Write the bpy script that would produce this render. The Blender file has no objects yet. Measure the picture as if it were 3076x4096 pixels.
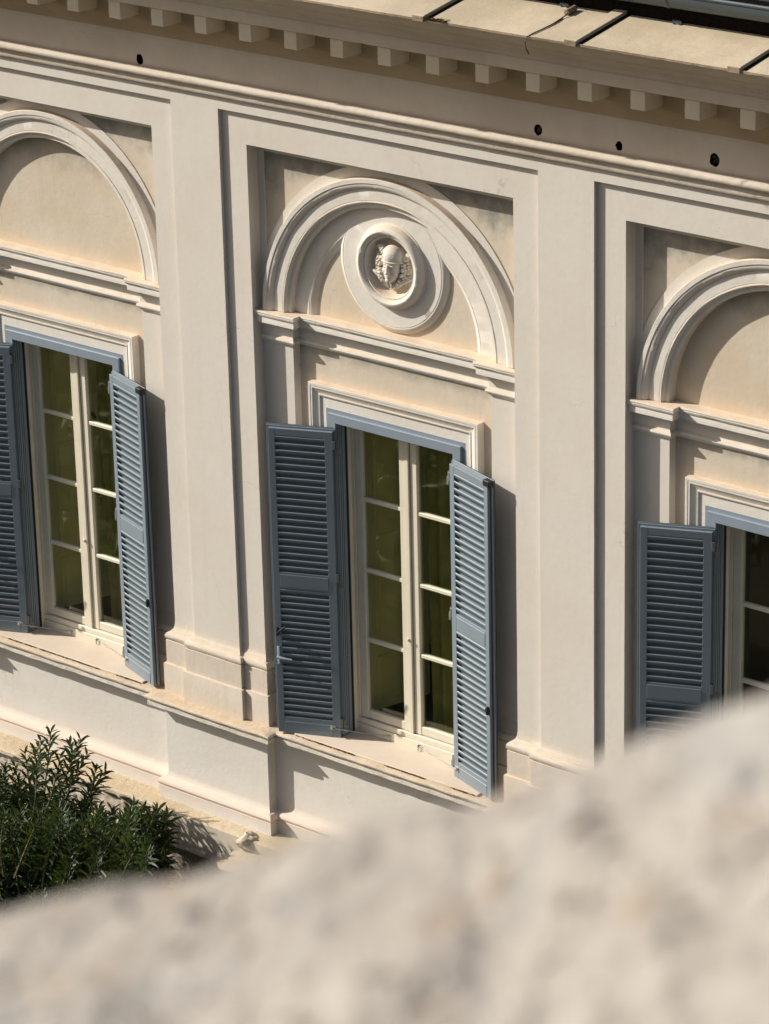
import bpy, math, random
from mathutils import Vector, Matrix, noise
from mathutils.geometry import tessellate_polygon
random.seed(7)
sc = bpy.context.scene
COL = sc.collection
P = 3.6                      # bay spacing
SUN = Vector((2.07, 1.0, -1.41)).normalized()
ZG = -11.0                   # ground level

# ------------------------------------------------------------------ camera
CAM_LOC = Vector((20.94980117, -18.65048035, 6.45182579))
CAM_ROT = (math.radians(68.89414513), math.radians(1.26130827), math.radians(39.71355))
F_PX, IW, IH = 13519.12, 3076.0, 4096.0
from mathutils import Euler
RM = Euler(CAM_ROT, 'XYZ').to_matrix()
def ray(px, py):
    return (RM @ Vector(((px - IW/2)/F_PX, -(py - IH/2)/F_PX, -1.0)))

# ------------------------------------------------------------------ helpers
class MB:
    def __init__(s): s.v = []; s.f = []
    def add(s, vs, fs):
        b = len(s.v); s.v += [tuple(v) for v in vs]; s.f += [tuple(b+i for i in f) for f in fs]
    def box(s, x0, x1, y0, y1, z0, z1, fn=None):
        vs = [(x, y, z) for x in (x0, x1) for y in (y0, y1) for z in (z0, z1)]
        if fn: vs = [fn(*v) for v in vs]
        s.add(vs, [(0,1,3,2),(4,6,7,5),(0,4,5,1),(2,3,7,6),(0,2,6,4),(1,5,7,3)])
    def bbox(s, x0, x1, y0, y1, z0, z1, b=.003, fn=None):
        """box with chamfered vertical/horizontal edges (closed)"""
        pts = []
        cx = [(x0+b, x1-b), (x0, x1)]
        vs = []
        idx = {}
        for ax in range(3):
            for sgn in (0, 1):
                for a in (0, 1):
                    for c in (0, 1):
                        lo = [x0, y0, z0]; hi = [x1, y1, z1]
                        p = [0, 0, 0]
                        o = [i for i in range(3) if i != ax]
                        p[ax] = hi[ax] if sgn else lo[ax]
                        p[o[0]] = (hi[o[0]]-b) if a else (lo[o[0]]+b)
                        p[o[1]] = (hi[o[1]]-b) if c else (lo[o[1]]+b)
                        idx[(ax, sgn, a, c)] = len(vs); vs.append(tuple(p))
        fs = []
        for ax in range(3):
            for sgn in (0, 1):
                fs.append((idx[(ax,sgn,0,0)], idx[(ax,sgn,1,0)], idx[(ax,sgn,1,1)], idx[(ax,sgn,0,1)]))
        # edge faces
        def key(ax, s3):
            o = [i for i in range(3) if i != ax]
            return idx[(ax, s3[ax], s3[o[0]], s3[o[1]])]
        for ax in range(3):            # edges parallel to ax
            o = [i for i in range(3) if i != ax]
            for a in (0, 1):
                for c in (0, 1):
                    s0 = [0,0,0]; s1 = [0,0,0]
                    s0[ax] = 0; s1[ax] = 1
                    for q in (s0, s1): q[o[0]] = a; q[o[1]] = c
                    fs.append((key(o[0], s0), key(o[0], s1), key(o[1], s1), key(o[1], s0)))
        for a in (0,1):
            for c in (0,1):
                for e in (0,1):
                    q = [a, c, e]; fs.append((key(0,q), key(1,q), key(2,q)))
        if fn: vs = [fn(*v) for v in vs]
        s.add(vs, fs)
    def tube(s, pts, r, n=8, cap=True):
        pts = [Vector(p) for p in pts]; rings = []
        for i, p in enumerate(pts):
            d = (pts[min(i+1, len(pts)-1)] - pts[max(i-1, 0)]).normalized()
            u = d.cross(Vector((0, 0, 1)));
            if u.length < 1e-3: u = d.cross(Vector((0, 1, 0)))
            u.normalize(); w = d.cross(u)
            rr = r[i] if isinstance(r, (list, tuple)) else r
            rings.append([p + (u*math.cos(2*math.pi*k/n) + w*math.sin(2*math.pi*k/n))*rr for k in range(n)])
        vs = [v for rg in rings for v in rg]; fs = []
        for i in range(len(pts)-1):
            for k in range(n):
                fs.append((i*n+k, i*n+(k+1) % n, (i+1)*n+(k+1) % n, (i+1)*n+k))
        if cap:
            fs.append(tuple(range(n-1, -1, -1))); fs.append(tuple((len(pts)-1)*n+k for k in range(n)))
        s.add(vs, fs)
    def obj(s, name, mat, parent=None, loc=(0,0,0), smooth=None):
        m = bpy.data.meshes.new(name); m.from_pydata(s.v, [], s.f); m.validate(verbose=False); m.update()
        if mat is not None: m.materials.append(mat)
        if smooth is not None and len(m.polygons):
            m.polygons.foreach_set('use_smooth', [True]*len(m.polygons))
            m.set_sharp_from_angle(angle=math.radians(smooth))
        o = bpy.data.objects.new(name, m); COL.objects.link(o); o.location = loc
        if parent is not None: o.parent = parent
        return o

def nz(x, y, z, sc_=1.0): return noise.noise(Vector((x*sc_, y*sc_, z*sc_)))

def frange(a, b, step):
    n = max(1, int(math.ceil(abs(b-a)/step))); return [a+(b-a)*i/n for i in range(n+1)]

def sweep(mb, prof, path, step=.09, amp=.0015, closed_ends=True):
    """profile [(offset outwards, z)], path [(x,y)] in plan; outwards is to the right of travel (towards -Y)"""
    n = len(path); nor = []
    for i in range(n-1):
        dx, dy = path[i+1][0]-path[i][0], path[i+1][1]-path[i][1]; L = math.hypot(dx, dy); nor.append((dy/L, -dx/L))
    mit = []
    for i in range(n):
        a = nor[max(i-1, 0)]; b = nor[min(i, n-2)]
        k = 1 + a[0]*b[0] + a[1]*b[1]; mit.append(((a[0]+b[0])/k, (a[1]+b[1])/k))
    stations = []
    for i in range(n-1):
        L = math.hypot(path[i+1][0]-path[i][0], path[i+1][1]-path[i][1])
        ts = frange(0, 1, step/L) if L > step*1.5 else [0, 1]
        for t in ts:
            if i > 0 and t == 0: continue
            stations.append(((path[i][0]*(1-t)+path[i+1][0]*t, path[i][1]*(1-t)+path[i+1][1]*t),
                             (mit[i][0]*(1-t)+mit[i+1][0]*t, mit[i][1]*(1-t)+mit[i+1][1]*t), 0 < t < 1))
    vs = []; m = len(prof)
    for (p, q, j) in stations:
        for k, (o, z) in enumerate(prof):
            x = p[0]+q[0]*o; y = p[1]+q[1]*o; zz = z
            if 0 < k < m-1:
                zz += amp*nz(x*6.1, z*40, 3.3); y += amp*nz(x*7.3, z*35, 9.1)
            vs.append((x, y, zz))
    fs = []
    for i in range(len(stations)-1):
        for k in range(m-1):
            fs.append((i*m+k, i*m+k+1, (i+1)*m+k+1, (i+1)*m+k))
    if closed_ends:
        pass
    mb.add(vs, fs)

def revolve(mb, prof, cx, cz, a0=0, a1=180, n=96, amp=.0012):
    """profile [(r, y)] swept round the Y axis through (cx, cz)"""
    full = abs(a1-a0) >= 359.9; vs = []; m = len(prof); N = n if full else n+1
    for i in range(N):
        a = math.radians(a0+(a1-a0)*i/n); c, s_ = math.cos(a), math.sin(a)
        for k, (r, y) in enumerate(prof):
            j = amp if 0 < k < m-1 else 0
            rr = r + j*nz(c*9, s_*9, k*2.1); yy = y + j*nz(c*8+5, s_*8, k*1.7)
            vs.append((cx+rr*c, yy, cz+rr*s_))
    fs = []
    for i in range(n):
        i2 = (i+1) % N
        for k in range(m-1): fs.append((i*m+k, i*m+k+1, i2*m+k+1, i2*m+k))
    mb.add(vs, fs)

def rough(poly, step=.16, amp=.0016):
    out = []; n = len(poly)
    for i in range(n):
        a, b = poly[i], poly[(i+1) % n]; L = math.hypot(b[0]-a[0], b[1]-a[1]); ts = frange(0, 1, step/L) if L > step else [0, 1]
        dx, dz = (b[0]-a[0])/L, (b[1]-a[1])/L
        for t in ts[:-1]:
            x = a[0]+(b[0]-a[0])*t; z = a[1]+(b[1]-a[1])*t
            if t > 0:
                w = amp*nz(x*5.3+1, z*5.3, 2.2); x += -dz*w; z += dx*w
            out.append((x, z))
    return out

def plate(mb, outer, holes, y):
    """flat sheet in a plane of constant y with holes; loops are [(x,z)]"""
    loops = [outer]+holes
    tr = tessellate_polygon([[Vector((x, z, 0)) for x, z in lp] for lp in loops])
    vs = [(x, y, z) for lp in loops for x, z in lp]; mb.add(vs, [tuple(t) for t in tr])

def walls(mb, loop, y0, y1, closed=True):
    n = len(loop); vs = [(x, y0, z) for x, z in loop]+[(x, y1, z) for x, z in loop]
    mb.add(vs, [(i, (i+1) % n, n+(i+1) % n, n+i) for i in range(n if closed else n-1)])

def empty(name, loc, label=None, cat=None, group=None):
    o = bpy.data.objects.new(name, None); COL.objects.link(o); o.location = loc; o.empty_display_size = .3
    tag(o, label, cat, group); return o
def tag(o, label=None, cat=None, group=None, kind=None):
    if label: o['label'] = label
    if cat: o['category'] = cat
    if group: o['group'] = group
    if kind: o['kind'] = kind
    return o
def dup_part(o, dx):
    """copy of a part and its sub-parts, shifted dx along the facade"""
    c = o.copy(); COL.objects.link(c); c.location = (o.location[0]+dx, o.location[1], o.location[2])
    for ch in list(o.children):
        d = ch.copy(); COL.objects.link(d); d.parent = c
    return c

# ------------------------------------------------------------------ materials
class NT:
    def __init__(s, name, rough_=.85, spec=.3):
        s.m = bpy.data.materials.new(name); s.m.use_nodes = True; s.t = s.m.node_tree; s.n = s.t.nodes; s.l = s.t.links
        s.b = s.n['Principled BSDF']; s.b.inputs['Roughness'].default_value = rough_; s.b.inputs['Specular IOR Level'].default_value = spec
        s.geo = s.n.new('ShaderNodeNewGeometry')
    def noise(s, scale, detail=4, rough_=.6, vec=None, w=None):
        k = s.n.new('ShaderNodeTexNoise'); k.inputs['Scale'].default_value = scale; k.inputs['Detail'].default_value = detail; k.inputs['Roughness'].default_value = rough_
        s.l.new(vec or s.geo.outputs['Position'], k.inputs['Vector']); return k.outputs['Fac']
    def vscale(s, sx, sy, sz):
        k = s.n.new('ShaderNodeVectorMath'); k.operation = 'MULTIPLY'; k.inputs[1].default_value = (sx, sy, sz); s.l.new(s.geo.outputs['Position'], k.inputs[0]); return k.outputs[0]
    def ramp(s, fac, a, b, lo=0., hi=1.):
        k = s.n.new('ShaderNodeMapRange'); k.inputs[1].default_value = a; k.inputs[2].default_value = b; k.inputs[3].default_value = lo; k.inputs[4].default_value = hi
        k.interpolation_type = 'SMOOTHSTEP'; s.l.new(fac, k.inputs[0]); return k.outputs[0]
    def math(s, op, a, b=None):
        k = s.n.new('ShaderNodeMath'); k.operation = op
        for i, q in enumerate((a, b)):
            if q is None: continue
            if isinstance(q, (int, float)): k.inputs[i].default_value = q
            else: s.l.new(q, k.inputs[i])
        return k.outputs[0]
    def mix(s, fac, c1, c2):
        k = s.n.new('ShaderNodeMix'); k.data_type = 'RGBA'
        for i, q in ((0, fac), (6, c1), (7, c2)):
            if isinstance(q, tuple): k.inputs[i].default_value = q+(1,) if len(q) == 3 else q
            elif isinstance(q, (int, float)): k.inputs[i].default_value = q
            else: s.l.new(q, k.inputs[i])
        return k.outputs[2]
    def sep(s, out):
        k = s.n.new('ShaderNodeSeparateXYZ'); s.l.new(out, k.inputs[0]); return k.outputs
    def color(s, c):
        if isinstance(c, tuple): s.b.inputs['Base Color'].default_value = c+(1,)
        else: s.l.new(c, s.b.inputs['Base Color'])
    def bump(s, h, dist=.002, strength=1.):
        k = s.n.new('ShaderNodeBump'); k.inputs['Distance'].default_value = dist; k.inputs['Strength'].default_value = strength
        s.l.new(h, k.inputs['Height']); s.l.new(k.outputs[0], s.b.inputs['Normal'])

OCHRE = (.62, .43, .255)
def s_crack(t):
    n3 = t.n.new('ShaderNodeTexNoise'); n3.inputs['Scale'].default_value = 3.2; n3.inputs['Detail'].default_value = 6; t.l.new(t.geo.outputs['Position'], n3.inputs['Vector'])
    ad = t.n.new('ShaderNodeVectorMath'); ad.operation = 'MULTIPLY_ADD'; ad.inputs[1].default_value = (.55, .55, .55); t.l.new(n3.outputs['Color'], ad.inputs[0]); t.l.new(t.geo.outputs['Position'], ad.inputs[2])
    vo = t.n.new('ShaderNodeTexVoronoi'); vo.feature = 'DISTANCE_TO_EDGE'; vo.inputs['Scale'].default_value = 1.05; t.l.new(ad.outputs[0], vo.inputs['Vector'])
    return t.math('MULTIPLY', t.ramp(vo.outputs['Distance'], .0030, .0008), t.ramp(t.noise(.9, 2, .5), .54, .62, 0, .7))
def stucco(name, base, base2=None, mould=None, top=OCHRE, topf=.85, bump=.0013, streak=0., zst=None, zcol=(.70, .44, .24), zf=.6, grime=0.):
    t = NT(name, .9, .18); base2 = base2 or tuple(c*.9 for c in base)
    c = t.mix(t.ramp(t.noise(1.3, 5, .62), .35, .68), base, base2)
    c = t.mix(t.ramp(t.noise(14, 5, .6), .42, .75, 0, .20), c, tuple(q*.86 for q in base2))
    if streak:
        st = t.ramp(t.noise(1., 5, .6, t.vscale(9, 9, .7)), .5, .75, 0, streak); c = t.mix(st, c, tuple(q*f for q, f in zip(base, (.78, .76, .72))))
    if zst:       # rain-splash staining just above a ledge: list of (z of the ledge, height)
        z = t.sep(t.geo.outputs['Position'])[2]
        for (z0, h) in zst:
            d = t.math('ABSOLUTE', t.math('SUBTRACT', z, z0))
            d = t.math('ADD', d, t.math('MULTIPLY', t.noise(3.5, 4, .6), h*.8))
            c = t.mix(t.ramp(d, h*1.5, h*.25, 0, zf), c, zcol)
    if mould:     # grey mould patches (on spandrels painted shade too) growing down from these levels: (z, height, strength)
        z = t.sep(t.geo.outputs['Position'])[2]
        for (z0, h, f0) in mould:
            d = t.math('ADD', t.math('SUBTRACT', z0, z), t.math('MULTIPLY', t.math('SUBTRACT', t.noise(4.2, 6, .65), .5), h*1.8))
            k1 = t.ramp(d, h, h*.1, 0, f0); k2 = t.ramp(d, -.04, -.01, 0, 1)
            c = t.mix(t.math('MULTIPLY', k1, k2), c, (.165, .175, .165))
    if top:
        nzv = t.sep(t.geo.outputs['True Normal'])[2]
        f = t.ramp(nzv, .45, .85, 0, topf); spk = t.mix(t.ramp(t.noise(7, 5, .6), .3, .72), top, tuple(q*.82 for q in top))
        spk = t.mix(t.ramp(t.noise(55, 3, .7), .58, .72, 0, .5), spk, tuple(q*1.22 for q in top))
        c = t.mix(f, c, spk)
    v1 = s_crack(t); c = t.mix(v1, c, tuple(q*.62 for q in base))
    c = t.mix(t.ramp(t.noise(2.3, 2, .4, t.vscale(1.4, 1.4, .8)), .60, .62, 0, .10), c, tuple(min(1, q*1.12) for q in base))
    if grime:
        g = t.ramp(t.noise(26, 6, .72), .56, .74, 0, grime); c = t.mix(g, c, (.13, .12, .105))
    t.color(c)
    h = t.math('ADD', t.math('MULTIPLY', t.noise(95, 4, .65), .55), t.noise(22, 3, .55))
    h = t.math('ADD', h, t.math('MULTIPLY', t.noise(1., 3, .6, t.vscale(190, 190, 40)), .35))
    t.bump(h, bump)
    return t.m

CREAM = (.655, .610, .556); PEACH = (.605, .54, .445)
M = {}
M['cream'] = stucco('cream_stucco', CREAM, (.635, .585, .515), streak=.18, top=(.64, .50, .36), zst=[(-5.13, .10)], zf=.3)
M['white'] = stucco('lime_white_moulding', (.70, .665, .605), (.665, .62, .555), bump=.0022, top=(.66, .53, .395), zst=[(-1.587, .05)], zf=.2)
M['peach'] = stucco('peach_stucco', PEACH, (.575, .48, .36), bump=.002, streak=.30, zst=[(-1.587, .12)], zf=.34, zcol=(.70, .50, .32), mould=[(-.60, .30, .45)])
M['spandrel'] = stucco('mouldy_shaded_peach_stucco', PEACH, (.565, .48, .375), bump=.002, streak=.30, mould=[(-.25, .42, .85)])  # mould made stronger and darker to paint in the niche shade as well
M['peach2'] = stucco('peach_wall_stucco', PEACH, (.575, .49, .39), bump=.002, streak=.30, zst=[(-2.12, .07)], zf=.34, zcol=(.70, .50, .32), mould=[(-1.84, .12, .5)])
M['base'] = stucco('plinth_stucco', (.64, .57, .49), (.60, .525, .435), bump=.002, streak=.45, top=(.64, .53, .41), zst=[(-5.13, .10), (-4.86, .02)], zf=.32, zcol=(.66, .50, .35))
M['apron'] = stucco('apron_stucco', (.665, .635, .585), (.645, .605, .55), streak=.14, bump=.002, top=(.68, .54, .43), topf=.45, zst=[(-5.93, .16)], zcol=(.72, .56, .45), zf=.55)
M['frieze'] = stucco('grey_frieze_stucco', (.67, .59, .49), (.60, .52, .43), top=None, bump=.0012, zst=[(.21, .055)], zcol=(.27, .17, .14), zf=.75)
M['cornice'] = stucco('cornice_stucco', (.67, .59, .48), (.60, .51, .41), top=None, bump=.0015, streak=.35)
M['modillion'] = stucco('modillion_stucco', (.74, .66, .53), (.70, .60, .46), top=None, bump=.0015, grime=.12)
M['bed'] = stucco('bed_mould_stucco', (.56, .45, .30), (.48, .37, .24), top=None, bump=.0015, grime=.2)
M['beadm'] = stucco('string_course_stucco', (.60, .54, .46), (.54, .46, .37), top=(.58, .49, .40), topf=.5, bump=.004, grime=.25)
M['sillc'] = stucco('sill_cornice_stucco', (.70, .66, .59), (.62, .57, .49), top=(.57, .44, .30), bump=.006, grime=.5)
M['roof'] = stucco('painted_roof_panel', (.54, .455, .335), (.42, .35, .25), top=None, bump=.003, streak=.2, grime=.3)
M['edge'] = stucco('weathered_panel_edge', (.36, .28, .19), (.20, .155, .11), top=None, bump=.006, grime=.9)
M['marble'] = stucco('sill_marble', (.64, .545, .445), (.58, .485, .385), top=None, bump=.0006, grime=.05)
M['ledge'] = stucco('lichen_ledge', (.60, .50, .36), (.50, .40, .27), top=None, bump=.009, grime=.5)
M['retain'] = stucco('retaining_render', (.60, .53, .43), (.52, .45, .35), top=(.53, .40, .245), bump=.002, streak=.5, grime=.12)
M['rough'] = stucco('roughcast', (.50, .44, .36), (.36, .31, .25), top=None, bump=.03, grime=.6)
M['mortar'] = stucco('mortar_lump', (.62, .55, .44), (.50, .42, .31), top=None, bump=.01)

def simple(name, col, rgh=.5, spec=.5, metal=0., var=.06, sc_=18, bump=0., dirt=0.):
    t = NT(name, rgh, spec); t.b.inputs['Metallic'].default_value = metal
    c = t.mix(t.ramp(t.noise(sc_, 4, .6), .35, .7), col, tuple(q*(1-var*2) for q in col))
    if dirt: c = t.mix(t.ramp(t.noise(60, 5, .7), .6, .75, 0, dirt), c, tuple(q*.35 for q in col))
    t.color(c)
    if bump: t.bump(t.noise(120, 3, .6), bump)
    return t.m
M['blue'] = simple('blue_grey_paint', (.195, .240, .278), .34, .6, 0, .03, 5)
M['bluec'] = simple('blue_grey_casing_paint', (.225, .272, .325), .42, .5, 0, .03, 5)
M['rubber'] = simple('black_gasket', (.012, .013, .014), .5, .4)
M['wood'] = simple('ivory_window_paint', (.74, .68, .545), .38, .5, 0, .03, 6, 0, .12)
M['steel'] = simple('galvanised_steel', (.42, .42, .41), .42, .5, .7, .08)
M['handle'] = simple('grey_lacquer', (.30, .37, .45), .4, .5)
M['hinge'] = simple('grey_hinge_metal', (.20, .215, .225), .4, .5, .3)
M['gutter'] = simple('blue_grey_gutter_paint', (.070, .095, .112), .45, .5, 0, .06, 3, 0, .3)
M['cable'] = simple('black_cable', (.01, .01, .01), .5, .4)
M['dark'] = simple('dark_room_paint', (.50, .46, .34), .8, .2)
M['pit'] = simple('hole_shade_black', (.012, .010, .008), .95, .1, 0, .3, 40, .01)  # near-black for hole insides, plus painted shade under gutter and beside battens
M['rubble'] = simple('brick_rubble', (.10, .085, .05), .95, .1, 0, .4, 60, .01)
M['olive'] = simple('olive_inner_shutter', (.80, .71, .38), .5, .4, 0, .05, 3)
M['oliveline'] = simple('dark_stencil_paint', (.035, .045, .022), .6, .3)
M['curtain'] = simple('green_brown_curtain', (.33, .31, .15), .85, .15, 0, .1, 8)
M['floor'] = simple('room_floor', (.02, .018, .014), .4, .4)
M['moss'] = simple('brown_moss', (.16, .095, .03), .95, .1, 0, .3, 80)
M['soil'] = simple('garden_ground', (.085, .070, .045), .95, .1, 0, .3, .35)
M['bark'] = simple('stem_bark', (.20, .17, .09), .8, .2, 0, .2, 30)

def glass_mat():
    m = bpy.data.materials.new('window_glass'); m.use_nodes = True; t = m.node_tree; t.nodes.clear()
    out = t.nodes.new('ShaderNodeOutputMaterial'); mx = t.nodes.new('ShaderNodeMixShader'); tr = t.nodes.new('ShaderNodeBsdfTransparent'); gl = t.nodes.new('ShaderNodeBsdfGlossy')
    tr.inputs[0].default_value = (.89, .90, .79, 1); gl.inputs[1].default_value = .02 if 'Roughness' == gl.inputs[1].name else .02
    fr = t.nodes.new('ShaderNodeFresnel'); fr.inputs[0].default_value = 1.5
    ad = t.nodes.new('ShaderNodeMath'); ad.operation = 'MULTIPLY'; ad.inputs[1].default_value = 1.2
    nt = t.nodes.new('ShaderNodeTexNoise'); nt.inputs['Scale'].default_value = 1.6; ge = t.nodes.new('ShaderNodeNewGeometry'); t.links.new(ge.outputs[0], nt.inputs[0])
    bp = t.nodes.new('ShaderNodeBump'); bp.inputs['Distance'].default_value = .02; bp.inputs['Strength'].default_value = .25
    t.links.new(nt.outputs[0], bp.inputs['Height']); t.links.new(bp.outputs[0], gl.inputs['Normal'])
    mr = t.nodes.new('ShaderNodeMapRange'); mr.inputs[3].default_value = 1.5; mr.inputs[4].default_value = 1/1.5
    t.links.new(ge.outputs['Backfacing'], mr.inputs[0]); t.links.new(mr.outputs[0], fr.inputs[0])
    t.links.new(fr.outputs[0], ad.inputs[0]); t.links.new(ad.outputs[0], mx.inputs[0]); t.links.new(tr.outputs[0], mx.inputs[1]); t.links.new(gl.outputs[0], mx.inputs[2]); t.links.new(mx.outputs[0], out.inputs[0])
    return m
M['glass'] = glass_mat()
def leaf_mat():
    t = NT('oleander_leaf', .5, .35)
    k = t.n.new('ShaderNodeObjectInfo')
    c = t.mix(t.ramp(t.noise(7, 3, .6), .35, .65), (.006, .018, .006), (.036, .066, .014))
    c = t.mix(t.ramp(t.noise(2.9, 3, .6), .66, .74, 0, .7), c, (.13, .12, .03))
    t.color(c)
    tl = t.n.new('ShaderNodeBsdfTranslucent'); t.l.new(t.mix(.5, c, (.16, .24, .03)), tl.inputs[0])
    mx = t.n.new('ShaderNodeMixShader'); mx.inputs[0].default_value = .22; t.l.new(t.b.outputs[0], mx.inputs[1]); t.l.new(tl.outputs[0], mx.inputs[2])
    t.l.new(mx.outputs[0], t.n['Material Output'].inputs[0]); return t.m
M['leaf'] = leaf_mat()
def parapet_mat():
    t = NT('weathered_travertine', .9, .2)
    c = t.mix(t.ramp(t.noise(20, 5, .6), .36, .64), (.465, .425, .38), (.39, .355, .32))
    c = t.mix(t.ramp(t.noise(34, 4, .5), .55, .68, 0, .7), c, (.25, .225, .20))
    c = t.mix(t.ramp(t.noise(9.3, 4, .6, t.vscale(1.2, 1, 1.4)), .54, .66, 0, .5), c, (.41, .405, .395))
    c = t.mix(t.ramp(t.noise(46, 3, .6), .59, .68, 0, .9), c, (.09, .075, .06))
    c = t.mix(t.ramp(t.noise(19.1, 4, .6), .58, .68, 0, .5), c, (.44, .33, .24))
    t.color(c); t.bump(t.noise(30, 6, .7), .02); return t.m
M['parapet'] = parapet_mat()

# ------------------------------------------------------------------ villa
L0 = Vector((5.0, 0.0, ZG)); OFF = (-L0[0], -L0[1], -L0[2])
villa = empty('villa', L0, 'cream stucco villa with pilasters, arched niches and blue louvred shutters beside the garden', 'building')
def part(mb, name, mat, smooth=None, dx=0): return mb.obj(name, mat, villa, (OFF[0]+dx, OFF[1], OFF[2]), smooth)
XA, XB = -1.2, 12.4            # extent of the long mouldings
BAYS = (0, 1, 2)
ZI = -1.587; XC = 1.55
AR, BL, BR = 3.1, .253, 2.847

# --- pilasters
mb = MB(); s = rough([(-.5, -4.50), (0, -4.50), (0, .17), (-.5, .17)], .2, .0018)
plate(mb, s, [], 0); walls(mb, s, 0, .3)
pil = part(mb, 'pilaster', M['cream'])
for k in (1, 2, 3): dup_part(pil, P*k)
# --- lintel band above each bay (plane of the pilasters)
for k in BAYS:
    mb = MB(); s = rough([(0, .17), (0, 0), (AR, 0), (AR, .17)], .2, .0016); plate(mb, s, [], .0); walls(mb, s, .0, .3)
    part(mb, 'lintel_band', M['cream'], dx=P*k)
# --- recessed frame band with niche opening
def frame_band():
    mb = MB()
    hole = rough([(BL, -5.13), (BL, -.255), (BR, -.255), (BR, -5.13)], .2, .0018)
    nh = [p for p in hole]
    # drop the roughened bottom edge
    hl = [p for p in hole if not (abs(p[1]+5.13) < .01 and BL+.01 < p[0] < BR-.01)]
    outer = [(0, -5.13), (0, 0), (AR, 0), (AR, -5.13)]+list(reversed(hl))
    plate(mb, outer, [], .036); walls(mb, hl, .036, .24, closed=False)
    return mb
fb = part(frame_band(), 'wall', M['cream'])
for k in (1, 2): dup_part(fb, P*k)
# --- niche plane with spandrel panels, above the impost
def arcpts(r, a0, a1, n, cx=XC, cz=ZI): return [(cx+r*math.cos(math.radians(a0+(a1-a0)*i/n)), cz+r*math.sin(math.radians(a0+(a1-a0)*i/n))) for i in range(n+1)]
def spandrel(side):
    R = 1.325; xl = .316; zt = -.318
    a_t = math.degrees(math.asin((zt-ZI)/R)); a_s = math.degrees(math.acos((XC-xl)/R))
    pts = arcpts(R, 180-a_t, 180-a_s, 22)
    lp = [(xl, zt)]+pts
    if side > 0: lp = [(2*XC-x, z) for x, z in lp]
    return lp
mb = MB(); mp = MB()
outer = [(BL-.01, ZI-.02), (BL-.01, -.245), (BR+.01, -.245), (BR+.01, ZI-.02)]+arcpts(1.06, 0, 180, 60)
hs = [spandrel(-1), spandrel(1)]
plate(mb, outer, hs, .155)
for h in hs: walls(mb, h, .155, .165)
n1 = part(mb, 'niche_surround', M['cream'])
for k in (1, 2): dup_part(n1, P*k)
for h in hs:
    mp = MB(); plate(mp, h, [], .1645); n2 = part(mp, 'spandrel_panel', M['spandrel'])
    for k in (1, 2): dup_part(n2, P*k)
# --- archivolt
ARCH = [(1.243, .157), (1.241, .095), (1.238, .090), (1.205, .091), (1.200, .098), (1.190, .097), (1.172, .103), (1.160, .113), (1.156, .122), (1.152, .128),
        (1.148, .125), (1.066, .127), (1.063, .131), (1.058, .124), (1.050, .124), (1.046, .130), (1.036, .148), (1.031, .154), (1.003, .155), (1.0, .158), (1.0, .245)]
mb = MB(); revolve(mb, ARCH, XC, ZI, 0, 180, 110, .0016)
arch = part(mb, 'archivolt', M['white'], 28)
for k in (1, 2): dup_part(arch, P*k)
# --- tympanum
for k in BAYS:
    mb = MB()
    if k != 1:
        plate(mb, [(XC-1.02, ZI-.02)]+arcpts(1.02, 180, 0, 48)+[(XC+1.02, ZI-.02)], [], .240)
        part(mb, 'tympanum', M['peach'], dx=P*k)
    else:
        plate(mb, [(XC-1.02, ZI-.02)]+arcpts(1.02, 180, 0, 48)+[(XC+1.02, ZI-.02)], [], .240)
        part(mb, 'tympanum', M['peach'], dx=P)
        mb = MB(); revolve(mb, [(1.01, .2052), (.856, .205), (.850, .208), (.846, .206), (.832, .211), (.812, .221), (.800, .232), (.798, .236), (.792, .241)], XC, ZI, 0, 180, 90, .001)
        part(mb, 'inner_arch_moulding', M['white'], 25, dx=P)
        DZ = -1.046
        mb = MB(); revolve(mb, [(.30, .2), (.34, .2025), (.480, .2025), (.486, .206), (.492, .204), (.508, .209), (.525, .221), (.533, .233), (.537, .241)], XC, DZ, 0, 360, 120, .001)
        med = part(mb, 'medallion', M['white'], 25, dx=P)
        mb = MB(); prof = [(.342, .206), (.340, .196), (.330, .192), (.328, .184), (.322, .170), (.312, .152), (.298, .141), (.283, .138), (.268, .143), (.256, .155), (.251, .168), (.247, .163), (.240, .164), (.236, .172),
                           (.232, .19), (.225, .215), (.214, .238), (.207, .245), (.203, .244), (.200, .252), (.197, .265), (.192, .278)]
        revolve(mb, prof, XC, DZ, 0, 360, 160, .0006)
        mb.obj('medallion_ring', M['white'], med, smooth=28)
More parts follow.
